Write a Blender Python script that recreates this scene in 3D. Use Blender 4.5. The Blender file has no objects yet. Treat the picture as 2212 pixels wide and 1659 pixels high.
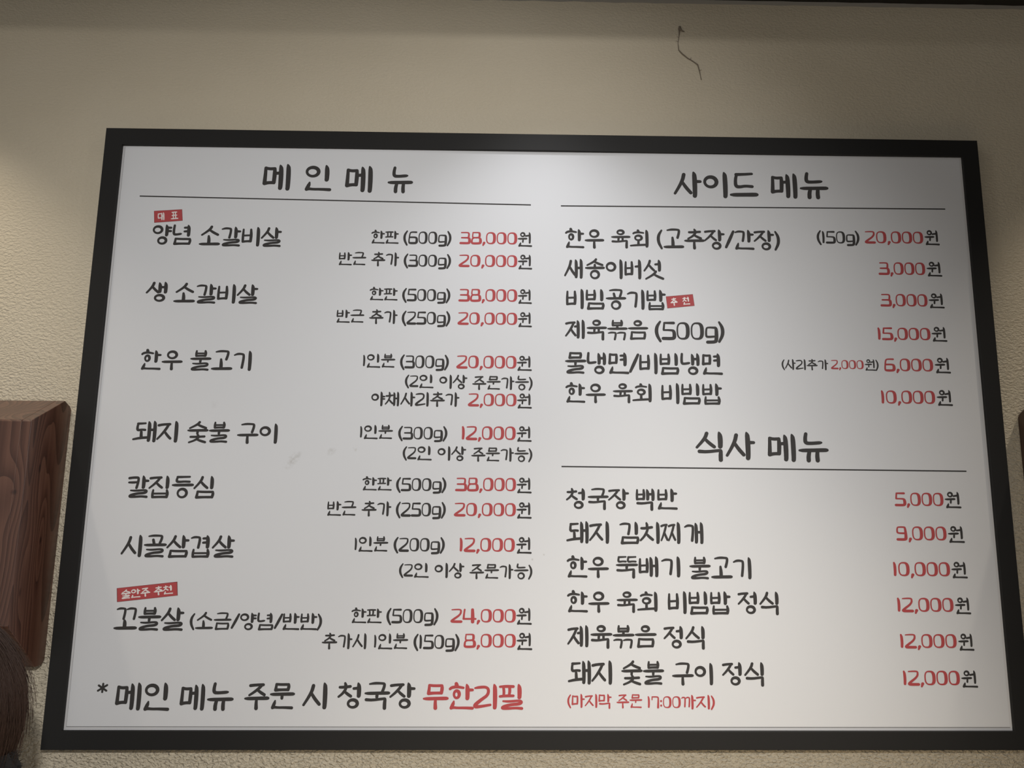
import bpy, bmesh, math, random
from mathutils import Vector, Matrix, noise
from mathutils.geometry import delaunay_2d_cdt
random.seed(7)
scn = bpy.context.scene
COL = scn.collection
ZC = 1.70                                     # height of the middle of the menu board

# ---------------------------------------------------------------- camera
cam_data = bpy.data.cameras.new('camera')
cam_data.sensor_width = 36.0
cam_data.lens = 36.0*1600/2212
cam_data.shift_x, cam_data.shift_y = -0.029939, 0.022129
cam_data.clip_start = 0.02
cam = bpy.data.objects.new('camera', cam_data)
cam.location = (-0.029034, -1.446057, ZC-0.198575)
cam.rotation_euler = (1.730022, -0.005423, -0.018379)
COL.objects.link(cam)
scn.camera = cam

# ---------------------------------------------------------------- light of the room
scn.view_settings.view_transform = 'Standard'
scn.view_settings.look = 'None'
scn.view_settings.exposure = 0.0
scn.view_settings.gamma = 1.0
scn.view_settings.use_curve_mapping = False
world = bpy.data.worlds.new('room_glow'); scn.world = world
world.use_nodes = True
bg = world.node_tree.nodes['Background']
bg.inputs['Color'].default_value = (1.0, .96, .91, 1)
bg.inputs['Strength'].default_value = 0.37

def spot(name, x, y, z, power, color, angle, blend, radius):
    l = bpy.data.lights.new(name, 'SPOT'); l.energy = power; l.color = color
    l.spot_size = math.radians(angle); l.spot_blend = blend; l.shadow_soft_size = radius
    o = bpy.data.objects.new(name, l); o.location = (x, y, z); COL.objects.link(o)
    return o
def area(name, loc, rot, sx, sy, power, color):
    l = bpy.data.lights.new(name, 'AREA'); l.shape = 'RECTANGLE'; l.size = sx; l.size_y = sy
    l.energy = power; l.color = color
    o = bpy.data.objects.new(name, l); o.location = loc; o.rotation_euler = rot; COL.objects.link(o)
    return o
WARM = (1.0, .88, .72)
spot('downlight_left', -1.26, -.27, ZC+.90, 18.47, WARM, 88, 1.0, .02)
spot('downlight_middle', -.009, -.27, ZC+.90, 10.92, (.97, .97, 1.0), 90, 1.0, .02)
spot('downlight_right', 1.28, -.27, ZC+.90, 20.00, WARM, 86, 1.0, .02)
# added bulbs for the downlights' spill, in front of the soffit above its lower edge
def bulb(name, x, y, z, power, color, r=.012):
    l = bpy.data.lights.new(name, 'POINT'); l.energy = power; l.color = color; l.shadow_soft_size = r
    o = bpy.data.objects.new(name, l); o.location = (x, y, z); COL.objects.link(o)
bulb('spill_bulb_left', -1.26, -.50, ZC+1.029, 0.72, (1.0, .93, .84))
bulb('spill_bulb_middle', 0.0, -.50, ZC+1.029, 1.42, (1.0, .96, .92))
bulb('spill_bulb_right', 1.28, -.50, ZC+1.029, 0.06, (1.0, .93, .84))
# added fill spots: one brightens the board, one bounces light off the table
board_spot = spot('board_fill_spot', .85, -3.2, ZC+.92, 234.35, (1.0, .98, .96), 48, 1.0, .05)
board_spot.rotation_euler = (Vector((-.36, 0, -.36))-Vector((.85, -3.2, .92))).to_track_quat('-Z', 'Y').to_euler()
spot('table_bounce_spot', .25, -.70, ZC+1.25, 129.79, (1.0, .92, .80), 62, .8, .05)

# ---------------------------------------------------------------- materials
def material(name, color, rough=.6, **kw):
    m = bpy.data.materials.new(name); m.use_nodes = True
    b = m.node_tree.nodes['Principled BSDF']
    b.inputs['Base Color'].default_value = (*color, 1)
    b.inputs['Roughness'].default_value = rough
    for k, v in kw.items(): b.inputs[k.replace('_', ' ')].default_value = v
    return m
def nodes(m): return m.node_tree.nodes, m.node_tree.links, m.node_tree.nodes['Principled BSDF']
def plaster():
    m = material('trowelled_beige_plaster', (.50, .44, .345), .62)
    N, K, b = nodes(m)
    tc = N.new('ShaderNodeTexCoord')
    mp = N.new('ShaderNodeMapping'); mp.inputs['Scale'].default_value = (.8, 1, 1.25)
    K.new(tc.outputs['Object'], mp.inputs['Vector'])
    n1 = N.new('ShaderNodeTexNoise'); n1.inputs['Scale'].default_value = 185; n1.inputs['Detail'].default_value = 1.6; n1.inputs['Distortion'].default_value = .55
    n2 = N.new('ShaderNodeTexNoise'); n2.inputs['Scale'].default_value = 7; n2.inputs['Detail'].default_value = 3
    n3 = N.new('ShaderNodeTexNoise'); n3.inputs['Scale'].default_value = 420; n3.inputs['Detail'].default_value = 2
    for n in (n1, n2, n3): K.new(mp.outputs['Vector'], n.inputs['Vector'])
    r = N.new('ShaderNodeValToRGB'); r.color_ramp.elements[0].position = .28; r.color_ramp.elements[1].position = .74
    K.new(n1.outputs['Fac'], r.inputs['Fac'])
    ad = N.new('ShaderNodeMath'); ad.operation = 'MULTIPLY_ADD'; ad.inputs[1].default_value = .12
    K.new(n3.outputs['Fac'], ad.inputs[0]); K.new(r.outputs['Color'], ad.inputs[2])
    bp = N.new('ShaderNodeBump'); bp.inputs['Distance'].default_value = .0036
    # the plaster was trowelled rougher on the lower part of the wall
    sp = N.new('ShaderNodeSeparateXYZ'); K.new(tc.outputs['Object'], sp.inputs['Vector'])
    mr = N.new('ShaderNodeMapRange'); mr.interpolation_type = 'SMOOTHSTEP'
    for k, q in (('From Min', 2.45), ('From Max', 1.15), ('To Min', .22), ('To Max', 1.0)): mr.inputs[k].default_value = q
    K.new(sp.outputs['Z'], mr.inputs['Value']); K.new(mr.outputs['Result'], bp.inputs['Strength'])
    K.new(ad.outputs['Value'], bp.inputs['Height']); K.new(bp.outputs['Normal'], b.inputs['Normal'])
    mx = N.new('ShaderNodeMix'); mx.data_type = 'RGBA'
    mx.inputs['A'].default_value = (.64, .565, .425, 1); mx.inputs['B'].default_value = (.70, .625, .485, 1)
    K.new(n2.outputs['Fac'], mx.inputs['Factor']); K.new(mx.outputs['Result'], b.inputs['Base Color'])
    return m
def wood(name, dark, mid, light, seed, knots=()):
    m = material(name, mid, .36, Coat_Weight=.3, Coat_Roughness=.22)
    N, K, b = nodes(m)
    def math_(op, a, c, clamp=False):
        n = N.new('ShaderNodeMath'); n.operation = op; n.use_clamp = clamp
        for k, q in enumerate((a, c)):
            if isinstance(q, (int, float)): n.inputs[k].default_value = q
            else: K.new(q, n.inputs[k])
        return n.outputs['Value']
    tc = N.new('ShaderNodeTexCoord')
    def noise_(scale, detail, dist=0):
        mp = N.new('ShaderNodeMapping'); mp.inputs['Scale'].default_value = scale; mp.inputs['Location'].default_value = (seed, seed*.7, seed*.3)
        n = N.new('ShaderNodeTexNoise'); n.inputs['Scale'].default_value = 1; n.inputs['Detail'].default_value = detail; n.inputs['Distortion'].default_value = dist
        K.new(tc.outputs['Object'], mp.inputs['Vector']); K.new(mp.outputs['Vector'], n.inputs['Vector']); return n.outputs['Fac']
    phase = math_('MULTIPLY', noise_((8, 8, .55), 1.0, .15), 34)
    core = None
    for (kx, ky, kz, rx, rz) in knots:          # year rings bend around each knot
        for sc, amp in ((5.0, 1.8), (1.0, None)):
            mp = N.new('ShaderNodeMapping'); mp.vector_type = 'TEXTURE'
            mp.inputs['Location'].default_value = (kx, ky, kz); mp.inputs['Scale'].default_value = (rx*sc, rx*sc, rz*sc*(2.6 if amp else 1))
            K.new(tc.outputs['Object'], mp.inputs['Vector'])
            ln = N.new('ShaderNodeVectorMath'); ln.operation = 'LENGTH'; K.new(mp.outputs['Vector'], ln.inputs[0])
            mr = N.new('ShaderNodeMapRange'); mr.interpolation_type = 'SMOOTHSTEP'; mr.inputs['From Min'].default_value = 1; mr.inputs['From Max'].default_value = 0
            K.new(ln.outputs['Value'], mr.inputs['Value'])
            if amp: phase = math_('ADD', phase, math_('MULTIPLY', mr.outputs['Result'], amp))
            else: core = mr.outputs['Result'] if core is None else math_('ADD', core, mr.outputs['Result'])
    saw = math_('POWER', math_('FRACT', phase, 0), 1.6)
    fine = noise_((260, 260, 4), 3); broad = noise_((26, 26, 1.6), 2)
    f = math_('ADD', math_('MULTIPLY', saw, .42), math_('ADD', math_('MULTIPLY', fine, .42), math_('MULTIPLY', broad, .34)))
    f = math_('SUBTRACT', 1.06, f, True)
    if core is not None: f = math_('SUBTRACT', f, math_('MULTIPLY', core, .45), True)
    r = N.new('ShaderNodeValToRGB')
    r.color_ramp.elements[0].position = .08; r.color_ramp.elements[0].color = (*dark, 1)
    r.color_ramp.elements[1].position = .85; r.color_ramp.elements[1].color = (*light, 1)
    e = r.color_ramp.elements.new(.46); e.color = (*mid, 1)
    K.new(f, r.inputs['Fac']); K.new(r.outputs['Color'], b.inputs['Base Color'])
    bp = N.new('ShaderNodeBump'); bp.inputs['Strength'].default_value = .12; bp.inputs['Distance'].default_value = .0005
    K.new(fine, bp.inputs['Height']); K.new(bp.outputs['Normal'], b.inputs['Normal'])
    return m
def poster_material():
    m = material('laminated_white_print', (.77, .785, .81), .42, Specular_IOR_Level=.3)
    N, K, b = nodes(m)
    tc = N.new('ShaderNodeTexCoord')
    last = None
    nz = N.new('ShaderNodeTexNoise'); nz.inputs['Scale'].default_value = 110; nz.inputs['Detail'].default_value = 4
    K.new(tc.outputs['Object'], nz.inputs['Vector'])
    total = None
    # rub marks: centre, half sizes, tilt, strength
    for (cx, cz, rx, rz, a, s) in ((-.483,-.077,.020,.0085,.9,.55), (-.410,-.060,.009,.006,.6,.5), (-.365,-.054,.004,.006,0,.4), (.195,-.541,.02,.006,0,-.12),
                                   (-.64,.03,.008,.008,0,.12), (.0,-.253,.002,.002,0,.6), (-.022,-.262,.002,.002,0,.6), (-.287,-.392,.0014,.0014,0,.9), (.30,.03,.002,.002,0,.2)):
        mp = N.new('ShaderNodeMapping'); mp.vector_type = 'TEXTURE'
        mp.inputs['Location'].default_value = (cx, 0, cz); mp.inputs['Rotation'].default_value = (0, -a, 0); mp.inputs['Scale'].default_value = (rx, 1, rz)
        K.new(tc.outputs['Object'], mp.inputs['Vector'])
        ln = N.new('ShaderNodeVectorMath'); ln.operation = 'LENGTH'; K.new(mp.outputs['Vector'], ln.inputs[0])
        mr = N.new('ShaderNodeMapRange'); mr.inputs['From Min'].default_value = 1.3; mr.inputs['From Max'].default_value = .2; mr.inputs['To Max'].default_value = s
        K.new(ln.outputs['Value'], mr.inputs['Value'])
        if total is None: total = mr.outputs['Result']
        else:
            ad = N.new('ShaderNodeMath'); ad.operation = 'ADD'; K.new(total, ad.inputs[0]); K.new(mr.outputs['Result'], ad.inputs[1]); total = ad.outputs['Value']
    r = N.new('ShaderNodeMapRange'); r.inputs['From Min'].default_value = .40; r.inputs['From Max'].default_value = .66
    K.new(nz.outputs['Fac'], r.inputs['Value'])
    mu = N.new('ShaderNodeMath'); mu.operation = 'MULTIPLY'; K.new(total, mu.inputs[0]); K.new(r.outputs['Result'], mu.inputs[1])
    mx = N.new('ShaderNodeMix'); mx.data_type = 'RGBA'; mx.clamp_factor = True
    mx.inputs['A'].default_value = (.77, .785, .81, 1); mx.inputs['B'].default_value = (.36, .34, .30, 1)
    K.new(mu.outputs['Value'], mx.inputs['Factor']); K.new(mx.outputs['Result'], b.inputs['Base Color'])
    return m
M = dict(
    plaster=plaster(), poster=poster_material(),
    black=material('matt_black_profile', (.020, .0195, .019), .55, Specular_IOR_Level=.25),
    soffit=material('black_painted_board', (.012, .011, .010), .7),
    caulk=material('grey_caulk', (.30, .29, .27), .7),
    backing=material('white_foam_board', (.72, .72, .73), .6),
    ink=material('black_print', (.056, .053, .052), .5, Specular_IOR_Level=.12),
    red=material('red_print', (.49, .085, .09), .5, Specular_IOR_Level=.15),
    redline=material('dark_red_print', (.16, .03, .03), .45),
    white=material('white_print', (.86, .80, .78), .45),
    wood=wood('dark_stained_pine', (.030, .012, .008), (.088, .036, .023), (.17, .080, .052), 3.1, ((.123, -.11, .055, .008, .007), (.105, -.11, -.075, .010, .014), (.14, -.075, .10, .005, .012), (.14, -.05, -.03, .004, .010), (.14, -.09, -.12, .004, .012))),
    wood2=wood('dark_stained_pine_right', (.024, .011, .007), (.06, .027, .018), (.11, .055, .037), 8.4, ((-.14, -.07, .05, .005, .012),)),
    edge=material('grey_groove_shade', (.22, .22, .22), .6), edge2=material('pale_groove_shade', (.48, .48, .49), .6),  # tones of the shade lines drawn along the poster's border
    panelling=material('dark_brown_panel', (.05, .035, .028), .6),
    floor=material('grey_stone_tile', (.16, .15, .14), .45),
    grout=material('dark_grout', (.05, .048, .045), .8),
    web=material('dusty_cobweb', (.20, .165, .125), .9),
    hair=material('dark_brown_hair', (.052, .028, .019), .5, Specular_IOR_Level=.35),
    skin=material('skin', (.55, .34, .25), .5, Subsurface_Weight=.05),
    coat=material('black_fleece', (.012, .010, .010), .95),
    redcloth=material('red_knit', (.25, .012, .012), .9),
    trousers=material('dark_blue_denim', (.02, .025, .04), .85),
    shoe=material('black_leather', (.015, .014, .014), .4),
    lip=material('lips', (.42, .14, .12), .45), eye=material('eye_white', (.75, .73, .7), .25), iris=material('dark_iris', (.02, .012, .008), .2),
    tabletop=material('pale_oak', (.70, .57, .38), .5),
    seat=material('oak_seat', (.22, .13, .07), .45), steel=material('brushed_steel', (.45, .45, .45), .35, Metallic=1.0),
)

# ---------------------------------------------------------------- building helpers
def tag(o, label=None, cat=None, group=None, kind=None):
    if label: o['label'] = label
    if cat: o['category'] = cat
    if group: o['group'] = group
    if kind: o['kind'] = kind
    return o
def link(name, me, mat=None, parent=None, loc=None):
    o = bpy.data.objects.new(name, me); COL.objects.link(o)
    if mat: me.materials.append(mat)
    if parent: o.parent = parent
    if loc: o.location = loc
    return o
def empty(name, loc):
    o = bpy.data.objects.new(name, None); o.empty_display_size = .05; o.location = loc; COL.objects.link(o); return o
def pydata(name, verts, faces, mat, parent=None, loc=None, smooth=False):
    me = bpy.data.meshes.new(name); me.from_pydata(verts, [], faces); me.validate(); me.update()
    if smooth: me.polygons.foreach_set('use_smooth', [True]*len(me.polygons))
    return link(name, me, mat, parent, loc)
def from_bm(name, bm, mat, parent=None, loc=None, smooth=False):
    bmesh.ops.recalc_face_normals(bm, faces=bm.faces)
    me = bpy.data.meshes.new(name); bm.to_mesh(me); bm.free()
    if smooth: me.polygons.foreach_set('use_smooth', [True]*len(me.polygons))
    return link(name, me, mat, parent, loc)
def box_bm(x0, x1, y0, y1, z0, z1, bevel=0, seg=2):
    bm = bmesh.new()
    bmesh.ops.create_cube(bm, size=1, matrix=Matrix.Translation(((x0+x1)/2, (y0+y1)/2, (z0+z1)/2)) @ Matrix.Diagonal((x1-x0, y1-y0, z1-z0, 1)))
    if bevel: bmesh.ops.bevel(bm, geom=bm.edges[:], offset=bevel, segments=seg, profile=.6, affect='EDGES')
    return bm
def box(name, x0, x1, y0, y1, z0, z1, mat, parent=None, bevel=0):
    return from_bm(name, box_bm(x0, x1, y0, y1, z0, z1, bevel), mat, parent)

# ---------------------------------------------------------------- the setting
tag(box('wall_back', -3.0, 3.0, 0, .12, 0, 3.1, M['plaster']), 'beige trowelled plaster wall behind the menu board', kind='structure')
fl = tag(box('floor', -3.0, 3.0, -3.4, 0, -.08, -.004, M['grout']), 'grey tiled restaurant floor', kind='structure')
tile = box_bm(-.2975, .2975, -.2975, .2975, -.02, 0, .002, 1)
tile_me = bpy.data.meshes.new('floor_tile'); tile.to_mesh(tile_me); tile.free(); tile_me.materials.append(M['floor'])
for i in range(10):
    for j in range(5):
        t = bpy.data.objects.new('floor_tile', tile_me); COL.objects.link(t); t.parent = fl; t.location = (-2.7+.6*i, -.3-.6*j, 0)
tag(box('wall_right_blocker', 1.75, 1.87, -3.4, -.001, 0, 3.1, M['panelling']), 'dark brown side wall added to block light from the right', kind='structure')  # unseen wall, added to keep room light off the right side
# low soffit along the wall with the downlights let into it; the higher slab behind is added to block light from above
S0, SP = ZC+.930, .22
def soffit():
    bm = bmesh.new()
    for (a, b, c, d, e, f) in ((-3, 3, -SP, 0, S0, S0+.02), (-3, 3, -SP-.02, -SP, S0, S0+.49), (-3, 3, -3.4, -SP, S0+.47, S0+.53)):
        bmesh.ops.create_cube(bm, size=1, matrix=Matrix.Translation(((a+b)/2, (c+d)/2, (e+f)/2)) @ Matrix.Diagonal((b-a, d-c, f-e, 1)))
    return bm
tag(from_bm('ceiling', soffit(), M['soffit']), 'black lowered ceiling edge above the wall', kind='structure')
def bead():
    n = 160; v = []; f = []
    for i in range(n+1):
        x = -2.4+4.8*i/n; r = .003+.0012*noise.noise(Vector((x*23, 0, 0)))
        v += [(x, 0.0, S0-2*r), (x, -r, S0-1.2*r), (x, -1.6*r, S0)]
    for i in range(n):
        for k in (0, 1): f.append((3*i+k, 3*i+3+k, 3*i+4+k, 3*i+1+k))
    return v, f
v, f = bead()
tag(pydata('trim_1', v, f, M['caulk'], smooth=True), 'pale caulk line where wall meets black ceiling edge', kind='structure')

# ---------------------------------------------------------------- brush lettering
# ---- stroke lettering -------------------------------------------------
# a stroke is a list of (x, y, radius); y runs down, the syllable cell is 1 x 1
RV, RH = 0.082, 0.056            # half widths of upright and level brush strokes
def fit(st, box, rs=1.0):
    x0, y0, x1, y1 = box
    return [[(x0+(x1-x0)*x, y0+(y1-y0)*y, r*rs) for x, y, r in s] for s in st]
def ring(cx, cy, rx, ry, r, n=24, heavy=0.18):
    return [(cx+rx*math.cos(2*math.pi*k/n), cy+ry*math.sin(2*math.pi*k/n),
             r*(1+heavy*math.cos(2*math.pi*k/n+0.6))) for k in range(n+1)]
def smooth(s, it=2):
    for _ in range(it):
        o = [s[0]]
        for a, b in zip(s, s[1:]):
            o.append(tuple(.75*p+.25*q for p, q in zip(a, b)))
            o.append(tuple(.25*p+.75*q for p, q in zip(a, b)))
        o.append(s[-1]); s = o
    return s
h, v = RH, RV
t = RH*.62
JAMO = {
 'ㄱ': [smooth([(0,.12,t),(.35,.02,h),(.85,.04,h*.85),(1.0,.1,h),(.97,.5,h*1.05),(.86,1,v*.72)])],
 'ㄱf': [smooth([(0,.22,h*1.1),(.3,.26,h),(.82,.12,h*.95),(.88,.14,h),(.86,.5,v*.85),(.86,1,v*.85)],1)],
 'ㄴ': [smooth([(.06,0,h),(.0,.5,h*1.1),(.02,.95,h*1.15),(.3,1,h),(.9,.92,h*1.05),(1,.9,t)])],
 'ㄴf': [[(.15,.08,h*.6),(.12,.4,h*1.25),(.04,.84,h*1.1)],[(.04,.84,h*1.05),(.14,.78,h*.95),(.3,.83,h*.85),(.6,.82,h*.9),(.96,.86,h*1.05)]],
 'ㄷ': [[(.1,.06,h),(.5,.04,h*.9),(1,0,h*.8)],smooth([(.12,.08,h*.9),(.05,.45,h*.95),(.06,.9,h*1.1),(.3,.94,h),(.6,.86,h*.9),(1,.9,h*.95)])],
 'ㄹ': [smooth([(0,.06,t),(.3,.02,h),(.8,.0,h*.9),(1,.14,h),(.92,.42,h),(.5,.62,h*1.05),(.0,.9,h*1.25),(.02,1,h*1.2),(.35,.99,h),(1.12,.9,h*.8)])],
 'ㄹf': [smooth([(.06,.08,t),(.35,.13,h*.9),(.9,.0,h*.8),(1,.18,h*1.05),(.9,.42,h*1.1),(.45,.5,h*1.0),(.08,.74,h*1.1),(.0,.95,h*1.1),(.3,.98,h*.95),(.7,.9,h*.9),(1,.97,h)])],
 'ㅁ': [[(.05,.0,h*.9),(.04,.4,h),(.0,1,h*1.15)],[(.05,.0,h*.9),(.4,.06,h*.95),(.96,.04,h*.95)],[(.96,.04,h*.95),(.98,.4,h*1.2),(.93,.94,h*1.1)],[(.0,1,h*1.15),(.4,.95,h*.95),(.93,.94,h)]],
 'ㅂ': [[(.06,.0,h*.8),(.03,.5,h*1.05),(.04,1,h)],[(.92,.0,h*.9),(.97,.45,h*1.25),(.93,.96,h*1.1)],[(.02,.5,h*.8),(.96,.47,h*.8)],[(.04,1,h),(.5,.96,h*.9),(.92,.96,h*1.05)]],
 'ㅅ': [[(.58,.0,h*1.1),(.5,.28,h*1.1),(.3,.6,h*.95),(.0,1,h*.8)],[(.46,.38,h*.9),(.7,.68,h*1.1),(1,.96,h*1.05)]],
 'ㅇ': [ring(.5,.5,.5,.5,h*1.02)],
 'ㅈ': [[(.04,.1,h),(.4,.04,h*.95),(.9,.02,h)],[(.82,.04,h*.95),(.6,.38,h*1.05),(.3,.72,h*.9),(.0,1,h*.75)],[(.52,.5,h*.85),(.76,.76,h*1.05),(1,.96,h)]],
 'ㅊ': [[(.5,.0,h*.8),(.56,.14,h*1.15),(.52,.26,h*.9)],[(.08,.3,h*.95),(.4,.3,h*1.05),(.94,.24,h)],[(.62,.28,h*.9),(.5,.55,h*1.05),(.28,.8,h*.9),(.0,1,h*.8)],[(.46,.6,h*.85),(.72,.8,h*1.1),(1,.96,h*1.05)]],
 'ㅋ': [smooth([(0,.1,h),(.35,.05,h),(.88,.03,h),(1,.1,h),(.97,.5,h*1.05),(.84,1,v*.72)]),[(.0,.5,h*.8),(.5,.5,h),(.94,.46,h*.8)]],
 'ㅍ': [[(.0,.06,h*.8),(.45,.02,h*1.05),(1,.04,h)],[(.25,.06,h*.9),(.3,.5,h),(.28,.92,h*.9)],[(.72,.06,h),(.74,.5,h*1.05),(.68,.92,h*.9)],[(.0,1,h*.85),(.4,.94,h*1.0),(1,.94,h*.95)]],
 'ㅎ': [[(.46,.0,h*1.2),(.5,.12,h*1.35),(.48,.2,h*1.1)],smooth([(.0,.36,h*.9),(.12,.26,h),(.5,.2,h),(1,.28,h*.8)]),ring(.5,.72,.26,.26,h*.95)],
}
def double(j, box, rs):
    x0, y0, x1, y1 = box; w = x1-x0
    return fit(JAMO[j], (x0,y0,x0+w*.44,y1), rs)+fit(JAMO[j], (x0+w*.54,y0,x1,y1), rs)
def jamo(j, box, rs=1.0, final=False):
    if j in 'ㄲㄸㅉ': return double({'ㄲ':'ㄱ','ㄸ':'ㄷ','ㅉ':'ㅈ'}[j], box, rs*.88)
    k = j+'f' if final and j+'f' in JAMO else j
    return fit(JAMO[k], box, rs)
def upright(x, y0, y1, rs=1.0):
    H = y1-y0
    return [(x-.036,y0+.025,RV*.3*rs),(x-.018,y0+.075,RV*.66*rs),(x,y0+.15,RV*.92*rs),(x+.008,y0+.5*H,RV*.98*rs),(x+.006,y1-.14*H,RV*.9*rs),(x-.002,y1-RV*.86,RV*.86*rs)]
def tick(x0, x1, y): return [(x0,y,RH*1.1),((x0+x1)/2,y,RH*1.0),(x1,y,RH*.9)]
def level(x0, x1, y, rs=1.0): return [(x0+.04,y+.005,RH*.62*rs),(x0+.16,y+.008,RH*1.06*rs),(.5*(x0+x1),y,RH*1.05*rs),(x1-.09,y-.008,RH*1.14*rs),(x1-.04,y-.008,RH*.85*rs)]
LEADS = 'ㄱㄲㄴㄷㄸㄹㅁㅂㅃㅅㅆㅇㅈㅉㅊㅋㅌㅍㅎ'
VOWELS = 'ㅏㅐㅑㅒㅓㅔㅕㅖㅗㅘㅙㅚㅛㅜㅝㅞㅟㅠㅡㅢㅣ'
TAILS = ['','ㄱ','ㄲ','ㄳ','ㄴ','ㄵ','ㄶ','ㄷ','ㄹ','ㄺ','ㄻ','ㄼ','ㄽ','ㄾ','ㄿ','ㅀ','ㅁ','ㅂ','ㅄ','ㅅ','ㅆ','ㅇ','ㅈ','ㅊ','ㅋ','ㅌ','ㅍ','ㅎ']
def syllable(ch):
    c = ord(ch)-0xAC00
    i, m, f = LEADS[c//588], VOWELS[c%588//28], TAILS[c%28]
    S = []
    if ch == '원':
        S += jamo('ㅇ',(.2,.06,.47,.3),.85); S += [level(-.02,.66,.46,.95),[(.37,.48,RH*.9),(.35,.68,RH*.95)]]
        S += [[(.55,.27,RH*.9),(.76,.24,RH)],upright(.83,.0,.8,.85)]
        S += jamo('ㄴ',(.06,.72,.98,1.0),.95,True); return S, 1.0
    if ch == '회':
        S += fit(JAMO['ㅎ'][:2],(.14,.05,.66,.5),.95); S += [ring(.4,.46,.17,.13,RH*.98)]
        S += [[(.4,.6,RH),(.4,.8,RH*1.1)],[(.0,.9,RH*.8),(.3,.87,RH),(.8,.84,RH)],upright(.84,.0,1.0)]; return S, .96
    if ch == '돼':
        S += jamo('ㄷ',(.14,.12,.5,.46),.95); S += [[(.34,.52,RH),(.35,.72,RH*1.15)],[(.02,.86,RH*.8),(.3,.8,RH),(.66,.77,RH)]]
        S += [upright(.68,.02,.98,.95),upright(.92,.0,1.0,.95),[(.7,.42,RH),(.92,.42,RH)]]; return S, 1.04
    if m in 'ㅏㅑㅓㅕㅣㅐㅔ':
        two = m in 'ㅐㅔ'; tk = m in 'ㅏㅑ'; left = m in 'ㅓㅕㅔ'
        y1v = 1.0 if not f else (.60 if f in 'ㄹㄱㅁㅂㅇㅅ' else .64)
        x = .72 if tk else .78
        if m == 'ㅣ': x = .8
        if two: x = .6 if left else .58
        # first consonant
        b = {'ㄱ':(.06,.14,.5,.84),'ㄴ':(.06,.08,.5,.74),'ㄹ':(.02,.12,.56,.9),'ㅁ':(.06,.16,.46,.74),'ㅂ':(.06,.14,.48,.76),
             'ㅅ':(.02,.12,.6,.84),'ㅇ':(.08,.2,.5,.58),'ㅈ':(.0,.14,.56,.84),'ㅊ':(.0,.06,.56,.84),'ㅋ':(.06,.14,.5,.84),'ㅎ':(.04,.04,.58,.8),
             'ㅍ':(.04,.16,.56,.72),'ㄷ':(.08,.14,.52,.76),'ㄲ':(.02,.16,.56,.8),'ㅉ':(.0,.12,.64,.84)}[i]
        x0, y0, x1, y1 = b
        if f:
            k = .56 if i != 'ㅇ' else .8
            lim = .53
            y1 = y0*.6+ (y1-y0)*.74 if i in 'ㅅㅈㅊㅋㄱ' else y0*.7+(y1-y0)*.68
            y0 = y0*.55
            if i == 'ㅇ': y0, y1 = .1, .44
            if i == 'ㅎ': y0, y1 = .0, .56
            y1 = min(y1,.56)
        if two: x1 = x0+(x1-x0)*(.84 if left else .86)
        if left and not two: x1 = x0+(x1-x0)*.84
        if tk: x1 = x0+(x1-x0)*.96
        if i == 'ㅎ': S += fit(JAMO['ㅎ'][:2],(x0,y0,x1,y1),1); S += [ring((x0+x1)/2,y0+(y1-y0)*.74,(x1-x0)*.2,(y1-y0)*.25,RH*.95)]
        else: S += jamo(i,(x0,y0,x1,y1), .95 if f else 1)
        # vowel
        H = y1v
        if two:
            xb = x+.25
            S += [upright(x,.03,H-.02,.95),upright(xb,.0,H,.95)]
            if left: S.append([(x1+.03 if i=='ㅁ' else x-.15,H*.36,RH*.95),(x,H*.34,RH)])
            else: S.append([(x,H*.46,RH),(xb,H*.46,RH)])
        else:
            S.append(upright(x,.0,H))
            if m == 'ㅏ': S.append(tick(x,x+.2,H*.38 if not f else .24))
            if m == 'ㅑ': S += [tick(x,x+.2,H*.34 if not f else .16),tick(x,x+.2,H*.5 if not f else .33)]
            if m == 'ㅓ': S.append([(x-.2,(.36*H if not f else .24),RH*.9),(x,(.34*H if not f else .22),RH)])
            if m == 'ㅕ': S += [[(x-.2,.15,RH*.85),(x,.14,RH)],[(x-.2,.34,RH*.85),(x,.32,RH)]]
        if f:
            fb = {'ㄱ':(.1,.62,.92 if not two else x+.3,1.0),'ㄴ':(.06,.66,.96,1.0),'ㄹ':(.12,.65,.9,.97),'ㅁ':(.14,.71,.9,.97),'ㅂ':(.14,.66,.86,.97),
                  'ㅇ':(.34,.66,.72,.97),'ㅅ':(.1,.6,.96,.97)}[f]
            if two and f=='ㅇ': fb = (.4,.68,.78,.97)
            if i in 'ㅅㅈㅊㅎㄴ' and f=='ㅇ' and not two: fb = (.38,.68,.74,.97)
            S += jamo(f,fb,.96,True)
        w = .98
        if m == 'ㅣ' and not f: w = .94
        if two: w = 1.0
        if i=='ㅉ': w=1.02
        return S, w
    # level vowels
    box3 = {'ㄱ':(.2,.02,.78,.44),'ㄴ':(.24,.0,.78,.34),'ㄷ':(.18,.06,.8,.42),'ㅁ':(.22,.06,.76,.38),'ㅂ':(.26,.04,.74,.38),
            'ㅅ':(.12,.02,.88,.44),'ㅇ':(.28,.06,.7,.4),'ㅈ':(.2,.06,.8,.46),'ㅊ':(.2,.02,.82,.48),'ㅍ':(.18,.04,.82,.48),'ㄲ':(.1,.04,.9,.5),'ㄸ':(.1,.04,.9,.4)}[i]
    x0,y0,x1,y1 = box3
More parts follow.
